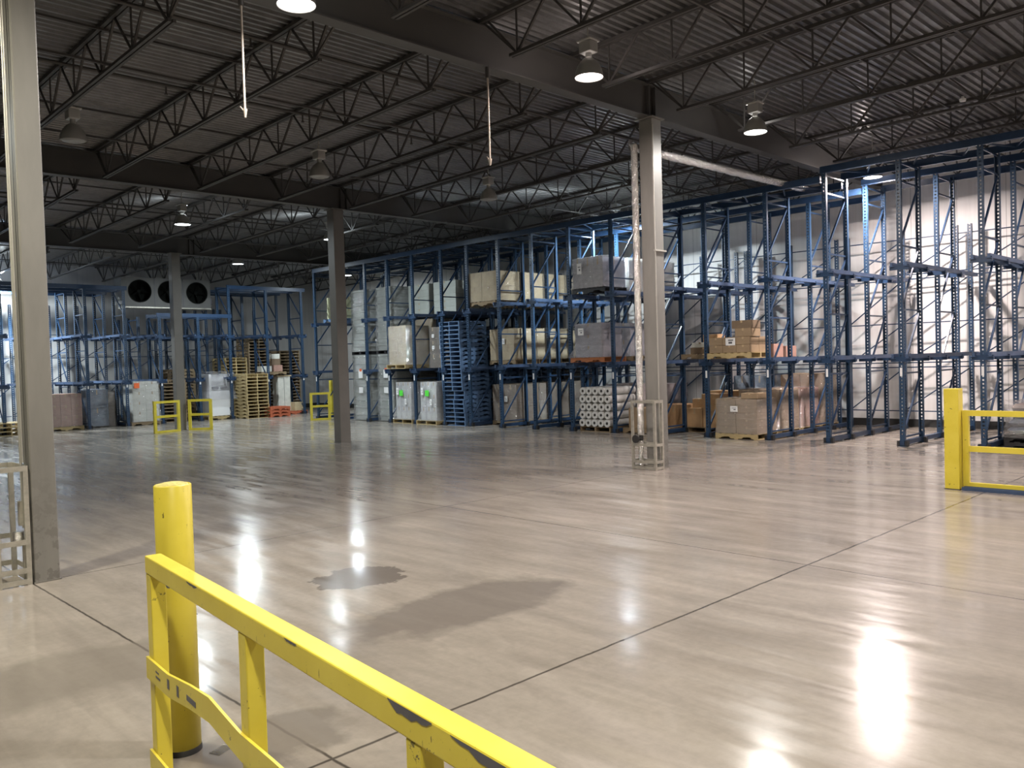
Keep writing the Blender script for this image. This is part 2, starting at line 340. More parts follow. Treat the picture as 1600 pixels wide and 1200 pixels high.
# ---------------------------------------------------------------- joists
def joist(x, ya, yb, label):
    t = thing('roof_joist', label, 'joist', (x, 0, 0), group='open-web roof joists')
    def P(y, dz): return (0, y, ZR(y)-dz)
    a, b = ya+.02, yb-.02
    tc = MB(); tc.bar(P(a, .03), P(b, .03), .052, .055, off=(-.036, 0)); tc.bar(P(a, .03), P(b, .03), .052, .055, off=(.036, 0)); tc.build('top_chord', m_joist, t)
    n = round((yb-ya-2.1)/1.2); s0 = ya+1.22; nodes = [s0+1.2*k for k in range(n+1)]
    ba, bb = nodes[0]-.12, nodes[-1]+.12
    bc = MB(); bc.bar(P(ba, .70), P(bb, .70), .042, .045, off=(-.031, 0)); bc.bar(P(ba, .70), P(bb, .70), .042, .045, off=(.031, 0)); bc.build('bottom_chord', m_joist, t)
    w = MB(); tops = [s0-.6]+[q+.6 for q in nodes]
    for k, q in enumerate(nodes):
        w.bar(P(tops[k], .04), P(q, .69), .03, .036); w.bar(P(q, .69), P(tops[k+1], .04), .024, .028); w.bar(P(q, .69), P(q, .04), .022, .022)
    w.bar(P(a+.1, .05), P(nodes[0], .69), .028, .028); w.bar(P(b-.1, .05), P(nodes[-1], .69), .028, .028)
    w.build('web', m_joist, t)
BN = ['nearest roof bay', 'second roof bay', 'third roof bay', 'farthest roof bay']
for k, (ya, yb) in enumerate(((-1.15, 9.27), (9.27, 19.5), (19.5, 29.2), (29.2, YF))):
    xs = [12.74-.012*(0 if k < 2 else 8)+2.08*i for i in range(-6 if k else -4, 6)]
    xs = [x for x in xs if x < XR-.05 and x > (4, .3, 4.2, 6.3)[k]]
    for j, x in enumerate(xs):
        e = 'leftmost' if j == 0 else ('rightmost' if j == len(xs)-1 else ORD[j]+' from the left')
        joist(x, ya, yb, f'dark open-web steel joist under the deck, {e} in the {BN[k]}')
# bridging lines and pipes across the joists
def cross(y, dz, r_, label, name='joist_bridging', cat='bridging', m=m_joist, sq=True, x0=XL):
    z = ZR(y)-dz; b = MB()
    if sq: b.bar((x0, y, z), (XR, y, z), r_, r_)
    else: b.rod((x0, y, z), (XR, y, z), r_, n=8)
    return tag(b.build(name, m), label, cat, 'lines crossing the joists')
for y, w in ((2.6, 'in the nearest bay, closest to the camera'), (6.0, 'in the nearest bay, just before the first girder'), (12.6, 'in the second bay, just past the first girder'), (16.4, 'in the second bay, just before the second girder'), (22.7, 'in the third bay, just past the second girder'), (26.2, 'in the third bay, just before the third girder'), (33.5, 'in the farthest bay')):
    cross(y, .60, .034, f'steel bridging bar along the joist bottoms {w}'); cross(y+.12, .075, .03, f'steel bridging bar just under the deck {w}')
for y, w in ((4.5, 'nearest bay'), (11.2, 'second bay beyond the first girder'), (14.2, 'middle of the second bay'), (24.3, 'middle of the third bay')):
    pp = cross(y, .16 if y != 11.2 else .28, .028, f'dark sprinkler pipe running across the joists in the {w}', 'sprinkler_pipe', 'pipe', m_joist, False)
    z = ZR(y)-(.16 if y != 11.2 else .28)
    for i in range(9):
        x = .5+i*2.6+(y % 1)
        if x > XR-.3: break
        MB().rod((x, y, z-.02), (x, y, z-.14), .016).rod((x, y, z-.14), (x, y, z-.16), .03).build('sprinkler_head', m_joist, pp)

# ---------------------------------------------------------------- lamps
def lamp(x, y, z, label, col=None, k=1):
    t = thing('high_bay_lamp', label, 'lamp', (x, y, z), group='high bay lamps')
    pr = [(.215, 0), (.212, .03), (.20, .09), (.17, .17), (.12, .235), (.07, .28)]
    b = MB().lathe(pr).lathe([(q-.006, z_) for q, z_ in pr][::-1]); b.build('reflector', m_bell, t)
    top = ZR(y)-z-.72
    h = MB().rod((0, 0, .29), (0, 0, .36), .05); h.box((-.09, -.11, .36), (.09, .11, .52)); h.box((-.12, -.13, .52), (.12, .13, .55)); h.build('ballast_housing', m_ball, t, bevel=.01)
    MB().rod((0, 0, .55), (0, 0, ZR(y)-z+.01), .01).rod((-.05, 0, .58), (.05, 0, .58), .012).build('hanger', m_cond, t)
    if col:
        key = col
        if key not in EM: EM[key] = emis('glowing_lens', col, 9)
        MB().disc((0, 0, .008), .203).build('lens', EM[key], t); down_light(x, y, z, col, k, t)
        up = bpy.data.lights.new('reflector_spill', 'POINT'); up.energy = LP*k*.04; up.color = col; up.shadow_soft_size = .08
        uo = bpy.data.objects.new('reflector_spill', up); COL.objects.link(uo); uo.parent = t; uo.location = (.2, .2, .42)
    else: MB().lathe([(0, -.0), (.12, -.02), (.18, 0.0), (.205, .02)]).build('lens', m_lensoff, t)
for x, y, z, c, k, l in LIT: lamp(x, y, z, l, c, k)
for x, y, z, l in UNLIT: lamp(x, y, z, l)
for i, (x, y, z, c, k) in enumerate(OFF): lamp(x, y, z, f'high bay lamp outside the picture, {ORD[i]} of those behind or left of the camera', c, k)

# ================================================================ RACKS
def FX(y): return 18.62-.035*y
def c_post(h, w=.10, dp=.075, s=1):
    """C section, web towards -x*s, open to +x*s"""
    t_ = .004; P = [(0, -w/2), (0, w/2), (dp, w/2), (dp, w/2-.018), (dp-t_, w/2-.018), (dp-t_, w/2-t_), (t_, w/2-t_), (t_, -w/2+t_), (dp-t_, -w/2+t_), (dp-t_, -w/2+.018), (dp, -w/2+.018), (dp, -w/2)]
    n = len(P); m = MB(); vs = [(s*(a-dp/2), b, z) for z in (0, h) for a, b in P]
    m.add(vs, [(i, (i+1) % n, n+(i+1) % n, n+i) for i in range(n)])
    m.box((-.07, -.08, 0), (.07, .08, .008), m_post)
    if h > 5.2 or h < 4.6: m.box((-.05, -.11, .0), (.05, -.055, .12), m_pblk).box((-.05, .055, .0), (.05, .11, .12), m_pblk)
    return m
POST = {}
def post_mesh(h, s):
    if (h, s) not in POST: q = c_post(h, s=s); q.mats = [m_post if a is None else a for a in q.mats]; POST[(h, s)] = q.mesh('post')
    return POST[(h, s)]
DS = (0, 1.08, 2.2, 3.28)
FR = {}
def frame_mesh(h):
    if h in FR: return FR[h]
    m = MB(); zs = [.2]
    while zs[-1]+1.36 < h-.1: zs.append(zs[-1]+1.36)
    zs.append(h-.12)
    for a, b in ((0, 1.08),):
        for i, z in enumerate(zs):
            m.bar((a, 0, z), (b, 0, z), .03, .035)
            if i+1 < len(zs) and zs[i+1]-z > .5: m.bar((a+.03, 0, z+.05), (b-.03, 0, zs[i+1]-.05), .035, .04)
    m.mats = [m_blue]; FR[h] = m.mesh('upright_frame'); return FR[h]
rm = MB(); rm.box((-.10, -.025, -.045), (4.5, .025, .045)); rm.box((-.10, -.05, -.045), (4.5, .05, -.037)); rm.mats = [m_rail]; RAIL = rm.mesh('load_rail')
am = MB(); am.box((-.05, -.19, -.045), (.05, .19, .03)); am.box((-.06, -.2, -.06), (-.05, .2, .045)); am.mats = [m_blue]; ARM = am.mesh('rail_arm')
fm = MB(); fm.box((-.06, -.045, .03), (4.5, .045, .125)); fm.mats = [m_blue]; FLO = fm.mesh('floor_rail')
lt = MB().box((-.0425, -.025, 1.5), (-.0395, .025, 1.68)); lt.mats = [m_paper]; LTAG = lt.mesh('location_label')
def rack_row(root, loc, rz, h, levels=(1.92, 3.87), backh=5.15, extra=False, lab=True, back=4.45):
    fr = link('upright_frame', frame_mesh(h), root, loc, rz); L0 = Vector(loc); cz, sz_ = math.cos(rz), math.sin(rz)
    f2 = link('upright_frame', frame_mesh(h), root, tuple(L0+Vector((2.2*cz, 2.2*sz_, 0))), rz)
    for k_, ff in enumerate((fr, f2)):
        link('post', post_mesh(h, 1), ff, (0, 0, 0)); link('post', post_mesh(h, -1), ff, (1.08, 0, 0))
    for yb in ((-.02, .3) if extra else (-.02,)): link('wall_post', post_mesh(backh, 1), root, tuple(L0+Vector((back*cz-yb*sz_, back*sz_+yb*cz, 0))), rz)
    for z in levels:
        for s in (-1, 1): link('load_rail', RAIL, fr, (0, s*.15, z))
        for dd in DS: link('rail_arm', ARM, fr, (dd, 0, z-.055))
    link('floor_rail', FLO, fr, (0, -.0, 0))
    if lab: link('location_label', LTAG, fr, (0, 0, 0))
    return fr
# main rack along the right wall
RY = [3.85, 5.36, 6.92, 8.52, 9.95, 11.6, 13.0, 14.5, 16.0, 17.45, 18.85, 20.25, 21.5, 23.0, 24.4, 25.7, 27.3, 29.0]
rack = thing('drive_in_rack', 'long tall blue steel drive-in rack lining the right-hand wall, mostly empty at its near end', 'rack', (FX(16), 16, 0))
ox, oy = FX(16), 16
def TOP(y): return 6.20 if y < 9 else 6.0-.008*(y-9)
for i, y in enumerate(RY): rack_row(rack, (FX(y)-ox, y-oy, 0), 0, 6.15 if y < 9 else (5.95 if y < 20 else 5.85), extra=(i % 2 == 0), levels=(1.92, 3.87) if y < 20 else (1.87, 3.75))
def wbeam(root, pts, w, h, name, m, o):
    b = MB()
    for p, q in zip(pts[:-1], pts[1:]): b.bar(tuple(Vector(p)-Vector(o)), tuple(Vector(q)-Vector(o)), w, h)
    return b.build(name, m, root)
for j, dd in enumerate((0, 1.08, 2.2, 3.4)):
    ya = 8.6
    wbeam(rack, [(FX(1.5)+dd, 1.5, 6.15), (FX(ya)+dd, ya, 6.15)], .09, .15, 'top_beam', m_blue, (ox, oy, 0))
    wbeam(rack, [(FX(ya)+dd, ya, 5.95), (FX(20)+dd, 20, 5.92), (FX(29.05)+dd, 29.05, 5.84)], .09, .15, 'top_beam', m_blue, (ox, oy, 0))
lc = MB(); y = 1.5; s = 0
while y < 28.6:
    z = 6.15 if y < 8.5 else 5.93-.004*(y-9); lc.bar((FX(y)+(1.08 if s else 0)-ox, y-oy, z), (FX(y+.5)+(0 if s else 1.08)-ox, y+.5-oy, z), .03, .03); y += .5; s ^= 1
lc.build('top_lacing', m_blue, rack)
for a, b_ in zip(RY[:-1], RY[1:]):
    bk = MB(); Lb = b_-a-.1; x0 = 0
    for z in (.45, 1.6, 1.72, 2.75, 3.9, 4.02, 4.95): bk.bar((0, 0, z), (0, Lb, z), .02, .028)
    for z0, z1 in ((.5, 1.55), (1.75, 2.7), (2.8, 3.85), (4.05, 4.9)): bk.bar((0, Lb, z0), (0, 0, z1), .02, .028)
    bk.build('back_brace', m_blue, rack, (FX(a)+4.5-ox, a+.05-oy, 0), math.atan2(.035, 1))
# rack along the far wall
FYR = 33.3
FXs = [4.9, 6.3, 7.7, 9.05, 10.47, 11.87, 13.2, 14.75, 16.1, 17.8, 19.5]
rack2 = thing('drive_in_rack', 'blue steel drive-in rack along the far end wall, under and beside the fan unit', 'rack', (11.87, FYR, 0))
def FH(x): return 5.35 if x < 12.5 else (4.35 if x < 15.5 else 5.6)
for i, x in enumerate(FXs): rack_row(rack2, (x-11.87, 0, 0), math.pi/2, FH(x), levels=(1.72, 3.5), backh=min(4.9, FH(x)), extra=(i % 2 == 1))
for a, b_, z in ((4.8, 12.0, 5.3), (13.1, 16.2, 4.3), (16.1, 19.7, 5.52)):
    for dd in (0, 1.08, 2.2, 3.4):
        if a == 13.1 and dd > 2: continue
        MB().bar((a-11.87, dd, z), (b_-11.87, dd, z), .08, .15).build('top_beam', m_blue, rack2)
for a, b_ in zip(FXs[:-1], FXs[1:]):
    bk = MB(); L_ = b_-a-.1
    for z in (.45, 1.7, 2.75, 3.7): bk.bar((0, 0, z), (L_, 0, z), .02, .03)
    for z0, z1 in ((.5, 1.6), (1.8, 2.7), (2.8, 3.6)): bk.bar((0, 0, z0), (L_, 0, z1), .02, .03)
    bk.build('back_brace', m_blue, rack2, (a+.05-11.87, 4.5, 0))
# taller second rack section behind at the far left
rack3 = thing('drive_in_rack', 'pale lit blue rack section at the extreme left, beyond the near grey column', 'rack', (2.1, FYR+.3, 0))
for i, x in enumerate((.7, 2.1, 3.5)): rack_row(rack3, (x-2.1, 0, 0), math.pi/2, 5.35, levels=(1.72, 3.5), backh=4.9)

# ================================================================ PALLETS
def pal_parts(L=1.2, Wd=1.0):
    st = []
    for y in (-Wd/2+.02, 0, Wd/2-.02):
        m = MB(); h0, h1, zz = .018, .125, .058
        xs = [-L/2, -L/2+.15, -L/2+.19, -L/2+.38, -L/2+.42, L/2-.42, L/2-.38, L/2-.19, L/2-.15, L/2]; zb = [h0, h0, zz, zz, h0, h0, zz, zz, h0, h0]
        vs = []
        for x, z in zip(xs, zb): vs += [(x, y-.019, z), (x, y+.019, z), (x, y+.019, h1), (x, y-.019, h1)]
        n = len(xs); fs = [(0, 3, 2, 1), (4*n-4, 4*n-3, 4*n-2, 4*n-1)]
        for i in range(n-1):
            a = 4*i; b = a+4; fs += [(a, a+1, b+1, b), (a+1, a+2, b+2, b+1), (a+2, a+3, b+3, b+2), (a+3, a, b, b+3)]
        m.add(vs, fs); st.append(m)
    td = MB(); n = 7
    for i in range(n):
        x = -L/2+i*(L-.1)/(n-1); td.box((x, -Wd/2, .125), (x+.1, Wd/2, .142))
    bd = MB()
    for x in (-L/2, -.05, L/2-.1): bd.box((x, -Wd/2, 0), (x+.1, Wd/2, .018))
    return td, bd, st
PM = {}
def pallet(x, y, z, m, label, rz=0, parts=True, group='shipping pallets', name='pallet', L=1.2, Wd=1.0):
    key = (m.name, parts, L, Wd)
    if key not in PM:
        td, bd, st = pal_parts(L, Wd)
        if parts:
            out = []
            for nm, q in [('top_deck', td), ('bottom_deck', bd)]+[('stringer', s) for s in st]: q.mats = [m]; out.append((nm, q.mesh(nm)))
            PM[key] = out
        else:
            a = MB()
            for q in [td, bd]+st: a.add(q.v, q.f)
            a.mats = [m]; PM[key] = a.mesh('pallet')
    if parts:
        t = thing(name, label, 'pallet', (x, y, z), rz, group)
        for nm, me in PM[key]: link(nm, me, t)
        return t
    return tag(link(name, PM[key], None, (x, y, z), rz), label, 'pallet', group)
def pstack(x, y, n, m, desc, rz=0, jit=.02, z0=0, lean=0, top_parts=False, L=1.2, Wd=1.0, group=None):
    rnd = random.Random(int(x*100+y)); ox_ = oy_ = 0
    for i in range(n):
        if rnd.random() < .25: ox_, oy_ = rnd.uniform(-jit, jit), rnd.uniform(-jit, jit)
        w = 'bottom one' if i == 0 else ('topmost one' if i == n-1 else f'{ORD[i]} from the bottom')
        pallet(x+ox_, y+oy_+lean*i, z0+i*.143, m, f'{desc}, {w}', rz+rnd.uniform(-.012, .012), False, group or desc.replace(' in the ', 's in the ').split(',')[0], L=L, Wd=Wd)

# ================================================================ LOADS
def slab(m, dx, dy, z0, z1, inset=.0, n=1):
    m.box((-dx/2+inset, -dy/2+inset, z0), (dx/2-inset, dy/2-inset, z1))
CT = {}
def carton_mesh(sx, sy, sz, m):
    k = (round(sx, 3), round(sy, 3), round(sz, 3), m.name)
    if k not in CT:
        a = MB(); g = .006; a.box((-sx/2+g, -sy/2+g, g*.3), (sx/2-g, sy/2-g, sz-g*.3), m); 
        a.box((-sx/2+g-.001, -.025, sz*.72), (-sx/2+g, .025, sz-g), m_tape); a.box((-.025, -sy/2+g-.001, sz*.72), (.025, -sy/2+g, sz-g), m_tape); a.box((-sx/2+g, -.025, sz-g*.3), (sx/2-g, .025, sz-g*.3+.001), m_tape)
        CT[k] = a.mesh('carton')
    return CT[k]
def carton(x, y, z, sx, sy, sz, m, label, rz=0, group='loose cartons'):
    t = thing('carton', label, 'box', (x, y, z), rz, group); g = .004
    MB().box((-sx/2, -sy/2, 0), (sx/2, sy/2, sz)).build('box_body', m, t, bevel=.006)
    tp = MB(); tp.box((-sx/2-.0015, -.025, sz*.7), (-sx/2, .025, sz)); tp.box((sx/2, -.025, sz*.7), (sx/2+.0015, .025, sz)); tp.box((-sx/2, -.025, sz), (sx/2, .025, sz+.0015)); tp.build('tape', m_tape, t)
    return t
def wrapskin(dx, dy, z0, z1, amp=.018, seed=0, flare=.04, mt=None, topamp=.03):
    rnd = random.Random(seed); nu, nv = 28, 12; m = MB(); vs = []
    per = 2*(dx+dy)
    def pt(sv):
        sv %= per
        if sv < dx: return (-dx/2+sv, -dy/2)
        sv -= dx
        if sv < dy: return (dx/2, -dy/2+sv)
        sv -= dy
        if sv < dx: return (dx/2-sv, dy/2)
        return (-dx/2, dy/2-(sv-dx))
    for j in range(nv+1):
        z = z0+(z1-z0)*j/nv; fl = flare*max(0, 1-j*3/nv)
        for i in range(nu):
            x, y = pt(per*i/nu); L = math.hypot(x, y) or 1; a = amp*(.35+rnd.random())+fl
            vs.append((x+a*(1 if x > 0 else -1)*min(1, abs(x)/(dx/2)), y+a*(1 if y > 0 else -1)*min(1, abs(y)/(dy/2)), z+rnd.uniform(-.01, .01)*(0 < j < nv)))
    fs = [(j*nu+i, j*nu+(i+1) % nu, (j+1)*nu+(i+1) % nu, (j+1)*nu+i) for j in range(nv) for i in range(nu)]
    b0 = len(vs); g = 6
    m.add(vs, fs, mt, True)
    tv = [(-dx/2+dx*i/g, -dy/2+dy*j/g, z1+rnd.uniform(.004, topamp)) for j in range(g+1) for i in range(g+1)]
    m.add(tv, [(j*(g+1)+i, j*(g+1)+i+1, (j+1)*(g+1)+i+1, (j+1)*(g+1)+i) for j in range(g) for i in range(g)], mt, True)
    return m
def load(x, y, z, dx, dy, dz, label, mt, nx=2, ny=3, nz=4, film_=m_film, paper=None, amp=.018, flare=.03, rz=0, name='wrapped_pallet_load', cat='pallet load', group='wrapped pallet loads', stickers=(), seed=None):
    t = thing(name, label, cat, (x, y, z), rz, group); sx, sy, sz = dx/nx, dy/ny, dz/nz
    me = carton_mesh(sx, sy, sz, mt); rnd = random.Random(int(x*77+y*13+z*5))
    for i in range(nx):
        for j in range(ny):
            for k in range(nz):
                if 0 < i < nx-1 and 0 < j < ny-1 and k < nz-1: continue
                link('carton', me, t, (-dx/2+sx*(i+.5), -dy/2+sy*(j+.5), sz*k), rnd.uniform(-.006, .006))
    if film_: wrapskin(dx, dy, -.01, dz, amp, int(x*31+y*7+z), flare).build('stretch_film', film_, t)
    if paper:
        for (py, pz, w, h) in paper: paperlab(t, dx, py, pz, w, h, amp+flare*.2)
    for (py, pz, w, h, sm) in stickers: MB().box((-dx/2-amp-.045, py-w/2, pz-h/2), (-dx/2-amp-.04, py+w/2, pz+h/2)).build('sticker', sm, t)
    return t
def paperlab(t, dx, py, pz, w, h, off=.02):
    a = -dx/2-off-.022
    o = MB().box((a, py-w/2, pz-h/2), (a+.003, py+w/2, pz+h/2), m_paper)
    o.box((a-.001, py-w*.32, pz+h*.12), (a, py+w*.3, pz+h*.2), m_ink).box((a-.001, py-w*.25, pz-h*.2), (a, py+w*.05, pz-h*.02), m_ink)
    return o.build('paper_label', m_paper, t)
def traystack(x, y, z, dx, dy, dz, n, label, mt=m_grey, film_=m_films):
    t = thing('tray_stack', label, 'tray stack', (x, y, z), 0, 'grey wrapped tray stacks'); m = MB()
    prof2 = []; rr = .12
    for cx, cy, a0 in ((dx/2-rr, dy/2-rr, 0), (-dx/2+rr, dy/2-rr, 90), (-dx/2+rr, -dy/2+rr, 180), (dx/2-rr, -dy/2+rr, 270)):
        for k in range(5): a = math.radians(a0+22.5*k); prof2.append((cx+rr*math.cos(a), cy+rr*math.sin(a)))
    q = len(prof2); h = dz/n
    for i in range(n):
        z0 = i*h; sc = (1.0, 1.0, .965, .965, 1.0); zz = (z0+h, z0+h*.93, z0+h*.86, z0+.0, z0)
        vs = [(px*s_, py*s_, z_) for s_, z_ in zip((1.0, 1.0, .945, .945), (z0+h-.004, z0+h*.70, z0+h*.64, z0+.003)) for px, py in prof2]
        o = m.__class__(); o.add(vs, [((k+1)*q+a, (k+1)*q+(a+1) % q, k*q+(a+1) % q, k*q+a) for k in range(3) for a in range(q)]+[tuple(range(q)), tuple(range(3*q, 4*q))[::-1]])
        o.build('tray', mt, t)
    if film_: wrapskin(dx, dy, 0, dz, .02, int(x*9+y*5+z), .02).build('stretch_film', film_, t)
    return t

# ---- lane nearest the camera, right edge
pallet(19.45, 4.55, .0, m_pblk, 'black pallet on the floor at the right edge, under the blue-grey bags', math.pi/2)
pallet(19.45, 4.55, .143, m_pblk, 'second black pallet carrying the blue-grey bags at the right edge', math.pi/2)
t = thing('bag_load', 'sagging blue-grey bags in clear film at the right edge, beyond the yellow rail', 'pallet load', (19.45, 4.55, .286))
def pillow(m, cx, cy, z, dx, dy, dz, mt=None, n=10, seed=1):
    rnd = random.Random(seed); vs = []; nn = n
    for lay in (0, 1):
        for j in range(nn+1):
            for i in range(nn+1):
                a = 2*i/nn-1; b = 2*j/nn-1; e = max(0, (1-a**4)*(1-b**4))**.5
                vs.append((cx+dx/2*a, cy+dy/2*b, z+dz/2+(1 if lay else -1)*dz/2*e*(1+rnd.uniform(-.08, .08))))
    N1 = (nn+1)**2; fs = []
    for j in range(nn):
        for i in range(nn):
            a = j*(nn+1)+i; fs.append((a, a+nn+1, a+nn+2, a+1)); fs.append((N1+a, N1+a+1, N1+a+nn+2, N1+a+nn+1))
    m.add(vs, fs, mt, True)
for k in range(4):
    for s in (-1, 1): pm = MB(); pillow(pm, 0, s*.27, k*.15, 1.05-.06*k, .58-.03*k, .17, seed=k); pm.build('bag', m_bluebag if k < 3 else m_pink, t)
wrapskin(1.08, 1.14, -.05, .60, .03, 5, .05, topamp=.12).build('stretch_film', m_film, t)
lb = MB(); lb.box((-.66, -.36, .18), (-.655, -.02, .5), m_paper)
for k in range(14):
    a = math.radians(20+k*22); a2 = math.radians(20+(k+1)*22)
    if k in (4, 9): continue
    lb.bar((-.662, -.19+.075*math.cos(a), .33+.06*math.sin(a)), (-.662, -.19+.075*math.cos(a2), .33+.06*math.sin(a2)), .004, .022, m_ink)
lb.build('paper_label', m_paper, t); t['label'] = t['label']
# ---- lane 10.0-11.6
pallet(18.6, 10.76, 0, m_wood, 'notched wooden floor pallet under the wrapped brown cartons with the white label', math.pi/2, L=1.15, Wd=1.0)
load(18.6, 10.76, .143, .98, 1.14, .84, 'brown cartons under clear film on a floor pallet, white label on front', m_card, 2, 2, 5, m_film, [(.02, .60, .2, .14)], flare=.02)
carton(18.4, 10.42, .99, .45, .45, .13, m_card, 'flat brown carton lying on top of the wrapped floor load with the white label')
for i, (xx, hh, mm, nz) in enumerate(((19.72, 1.02, m_card, 4), (20.85, 1.0, m_cardp, 4), (21.95, 1.35, m_card, 3))):
    w = ('second', 'third', 'rearmost')[i]
    pallet(xx, 10.76, 0, m_wood, f'wooden pallet in the same lane as the white-labelled brown load, {w} from the front', math.pi/2, False)
    load(xx, 10.76, .143, 1.0, 1.14, hh, f'brown carton load behind the white-labelled front load, {w} in that floor lane', mm, 2, 2, nz, m_film, [(-.2, .5, .14, .16)] if i == 0 else None)
pallet(18.42, 10.82, 1.97, m_wood, 'yellowish wooden pallet on the middle rack level under loose brown cartons', math.pi/2, L=1.2, Wd=.95)
z = 2.113
for k in range(2):
    for j in range(3):
        for i in range(2):
            w = ('front', 'back')[i]+' '+('right', 'middle', 'left')[j]+' '+('lower', 'upper')[k]
            carton(18.2+i*.45, 10.45+j*.37, z+k*.19, .44, .36, .185, m_card, f'flat brown carton on the middle-level yellowish pallet, {w} of its block', 0, 'cartons on the middle level pallet')
pl = tag(MB().box((-.003, -.13, -.09), (0, .13, .09), m_paper).box((-.004, -.05, -.05), (-.003, .05, .0), m_ink).box((-.004, -.08, .02), (-.003, .06, .05), m_ink).build('paper_label', m_paper, None, (17.974, 10.78, 2.38)), 'white paper label taped to the loose cartons on the middle-level pallet', 'label')
carton(18.24, 10.46, z+.38, .46, .42, .2, m_card, 'brown carton standing on the right end of the middle-level carton block')
carton(18.24, 10.50, z+.58, .44, .52, .19, m_cardd, 'open-topped darker carton, topmost on the middle-level yellowish pallet')
for i, xx in enumerate((19.5, 20.2)): carton(xx, 10.7, 1.97, .55, .7, .34-.06*i, m_cardp, f'pinkish carton on the middle level behind the loose brown cartons, {("nearer","farther")[i]} one')
# ---- lane 11.6-13
for i, (xx, yy, sx, sy, sz, zz, mm, lb_) in enumerate((
  (19.6, 12.2, .6, .5, .62, .143, m_cardo, 'tall orange-brown carton low in the lane just right of the foil pipe column, front right'),
  (19.6, 12.72, .6, .48, .50, .143, m_cardo, 'orange-brown carton in the lane just right of the foil pipe column, front left'),
  (19.6, 12.2, .62, .55, .27, .765, m_cardo, 'lidded carton on top of the tall orange-brown carton'),
  (20.25, 12.2, .6, .95, .95, .143, m_cardo, 'big orange-brown carton behind the lidded one'),
  (19.75, 12.74, .4, .4, .24, .645, m_cardo, 'small amber carton on the front left orange-brown carton'),
  (20.9, 12.2, .6, 1.0, .85, .143, m_cardd, 'dark brown carton at the back of the lane right of the foil pipe column'))):
    carton(xx, yy, zz, sx, sy, sz, mm, lb_)
pallet(20.0, 12.35, 0, m_woodd, 'wooden pallet under the orange-brown cartons right of the foil pipe column', 0, L=1.5, Wd=1.15)
load(22.0, 12.3, 0, .9, 1.1, 1.45, 'grey wrapped load against the wall behind the orange-brown cartons', m_bluewrap, 1, 2, 2, m_filmg)
pallet(19.5, 12.3, 1.97, m_woodd, 'thin wooden pallet on the middle level right of the foil pipe column', math.pi/2, False)
carton(19.5, 12.3, 2.113, .7, .8, .17, m_cardd, 'flat dark carton on the middle-level pallet right of the foil pipe column')
carton(19.4, 12.42, 2.285, .45, .5, .13, m_cardw, 'white-topped flat carton in the pile on the middle level right of the foil pipe column')
carton(19.45, 12.15, 2.42, .4, .42, .2, m_cardo, 'small orange-brown carton topping the middle-level pile right of the foil pipe column')
# ---- lane 13-14.5
pallet(18.75, 13.75, 0, m_woodd, 'wooden pallet at the foot of the foil pipe column, under a brown carton', math.pi/2)
carton(18.6, 13.8, .143, .6, .75, .55, m_card, 'brown carton on a floor pallet just behind the foil-wrapped pipe')
carton(20.2, 13.75, .0, .8, .9, .7, m_cardo, 'orange-brown carton deep in the lane behind the foil-wrapped pipe')
# ---- lane 14.5-16 film rolls
pallet(18.75, 15.26, 0, m_woodd, 'low pallet on the floor under the clear film rolls', 0, L=1.2, Wd=1.1)
RD = .108; rollm = MB(); rollm.rod((0, 0, 0), (1.15, 0, 0), RD, n=18, caps=False)
rv = []; 
for x_ in (0, 1.15):
    for R_ in (RD, .042): rv += [(x_, R_*math.cos(2*math.pi*i/18), R_*math.sin(2*math.pi*i/18)) for i in range(18)]
rollm.add(rv, [(i, (i+1) % 18, 18+(i+1) % 18, 18+i) for i in range(18)]+[(36+i, 54+i, 54+(i+1) % 18, 36+(i+1) % 18) for i in range(18)])
rollm.mats = [m_roll]*3; RM = rollm.mesh('film_roll'); corm = MB().rod((.01, 0, 0), (1.14, 0, 0), .042, m_core, n=14); CM = corm.mesh('core')
for k in range(5):
    for j in range(5):
        t = thing('film_roll', f'clear film roll lying endwise, {ORD[4-j]} from the left in the {["bottom","second","middle","fourth","top"][k]} row', 'film roll', (18.12+.012*((j*3+k) % 3), 14.8+j*.228-.01*k, .143+RD+k*.226), 0, 'clear film rolls stacked by the foil pipe')
        link('roll_body', RM, t); link('core', CM, t)
for i, xx in enumerate((20.0, 21.25)): load(xx, 15.25, .05, 1.2, 1.2, 1.25-.05*i, f'pale pink wrapped load behind the clear film rolls, {("nearer","farther")[i]} one', m_pink, 1, 2, 4, m_filmg)
pallet(18.42, 15.3, 1.97, m_porg, 'orange pallet on the middle level carrying a grey wrapped load, above the film rolls', math.pi/2, L=1.22, Wd=1.0)
load(18.45, 15.3, 2.113, .9, .98, .95, 'grey film-wrapped load on the orange pallet, middle level', m_lil, 1, 1, 3, m_filmg, [(.2, .72, .2, .2)], amp=.03, flare=.16)
pallet(19.75, 15.3, 1.97, m_woodd, 'wooden pallet behind the orange pallet on the middle level', math.pi/2, False)
load(19.75, 15.3, 2.113, .95, 1.0, .95, 'lilac wrapped load behind the grey one on the orange pallet', m_lil, 1, 2, 2, m_films, None, amp=.03)
pallet(18.55, 15.3, 3.92, m_pblk, 'dark pallet on the top level under the lilac-grey wrapped load', math.pi/2)
load(18.55, 15.3, 4.063, 1.0, 1.1, .85, 'lilac-grey bundle with slanted label on the top rack level, left of the foil pipe', m_lil, 1, 3, 1, m_films, [(.25, .55, .16, .3)], amp=.04, flare=.05)
for i, xx in enumerate((19.75, 20.95)): load(xx, 15.3, 3.92, 1.05, 1.1, 1.0, f'white boxed load on the top level behind the lilac-grey bundle, {("nearer","farther")[i]} one', m_cardw, 1, 2, 4, m_films)
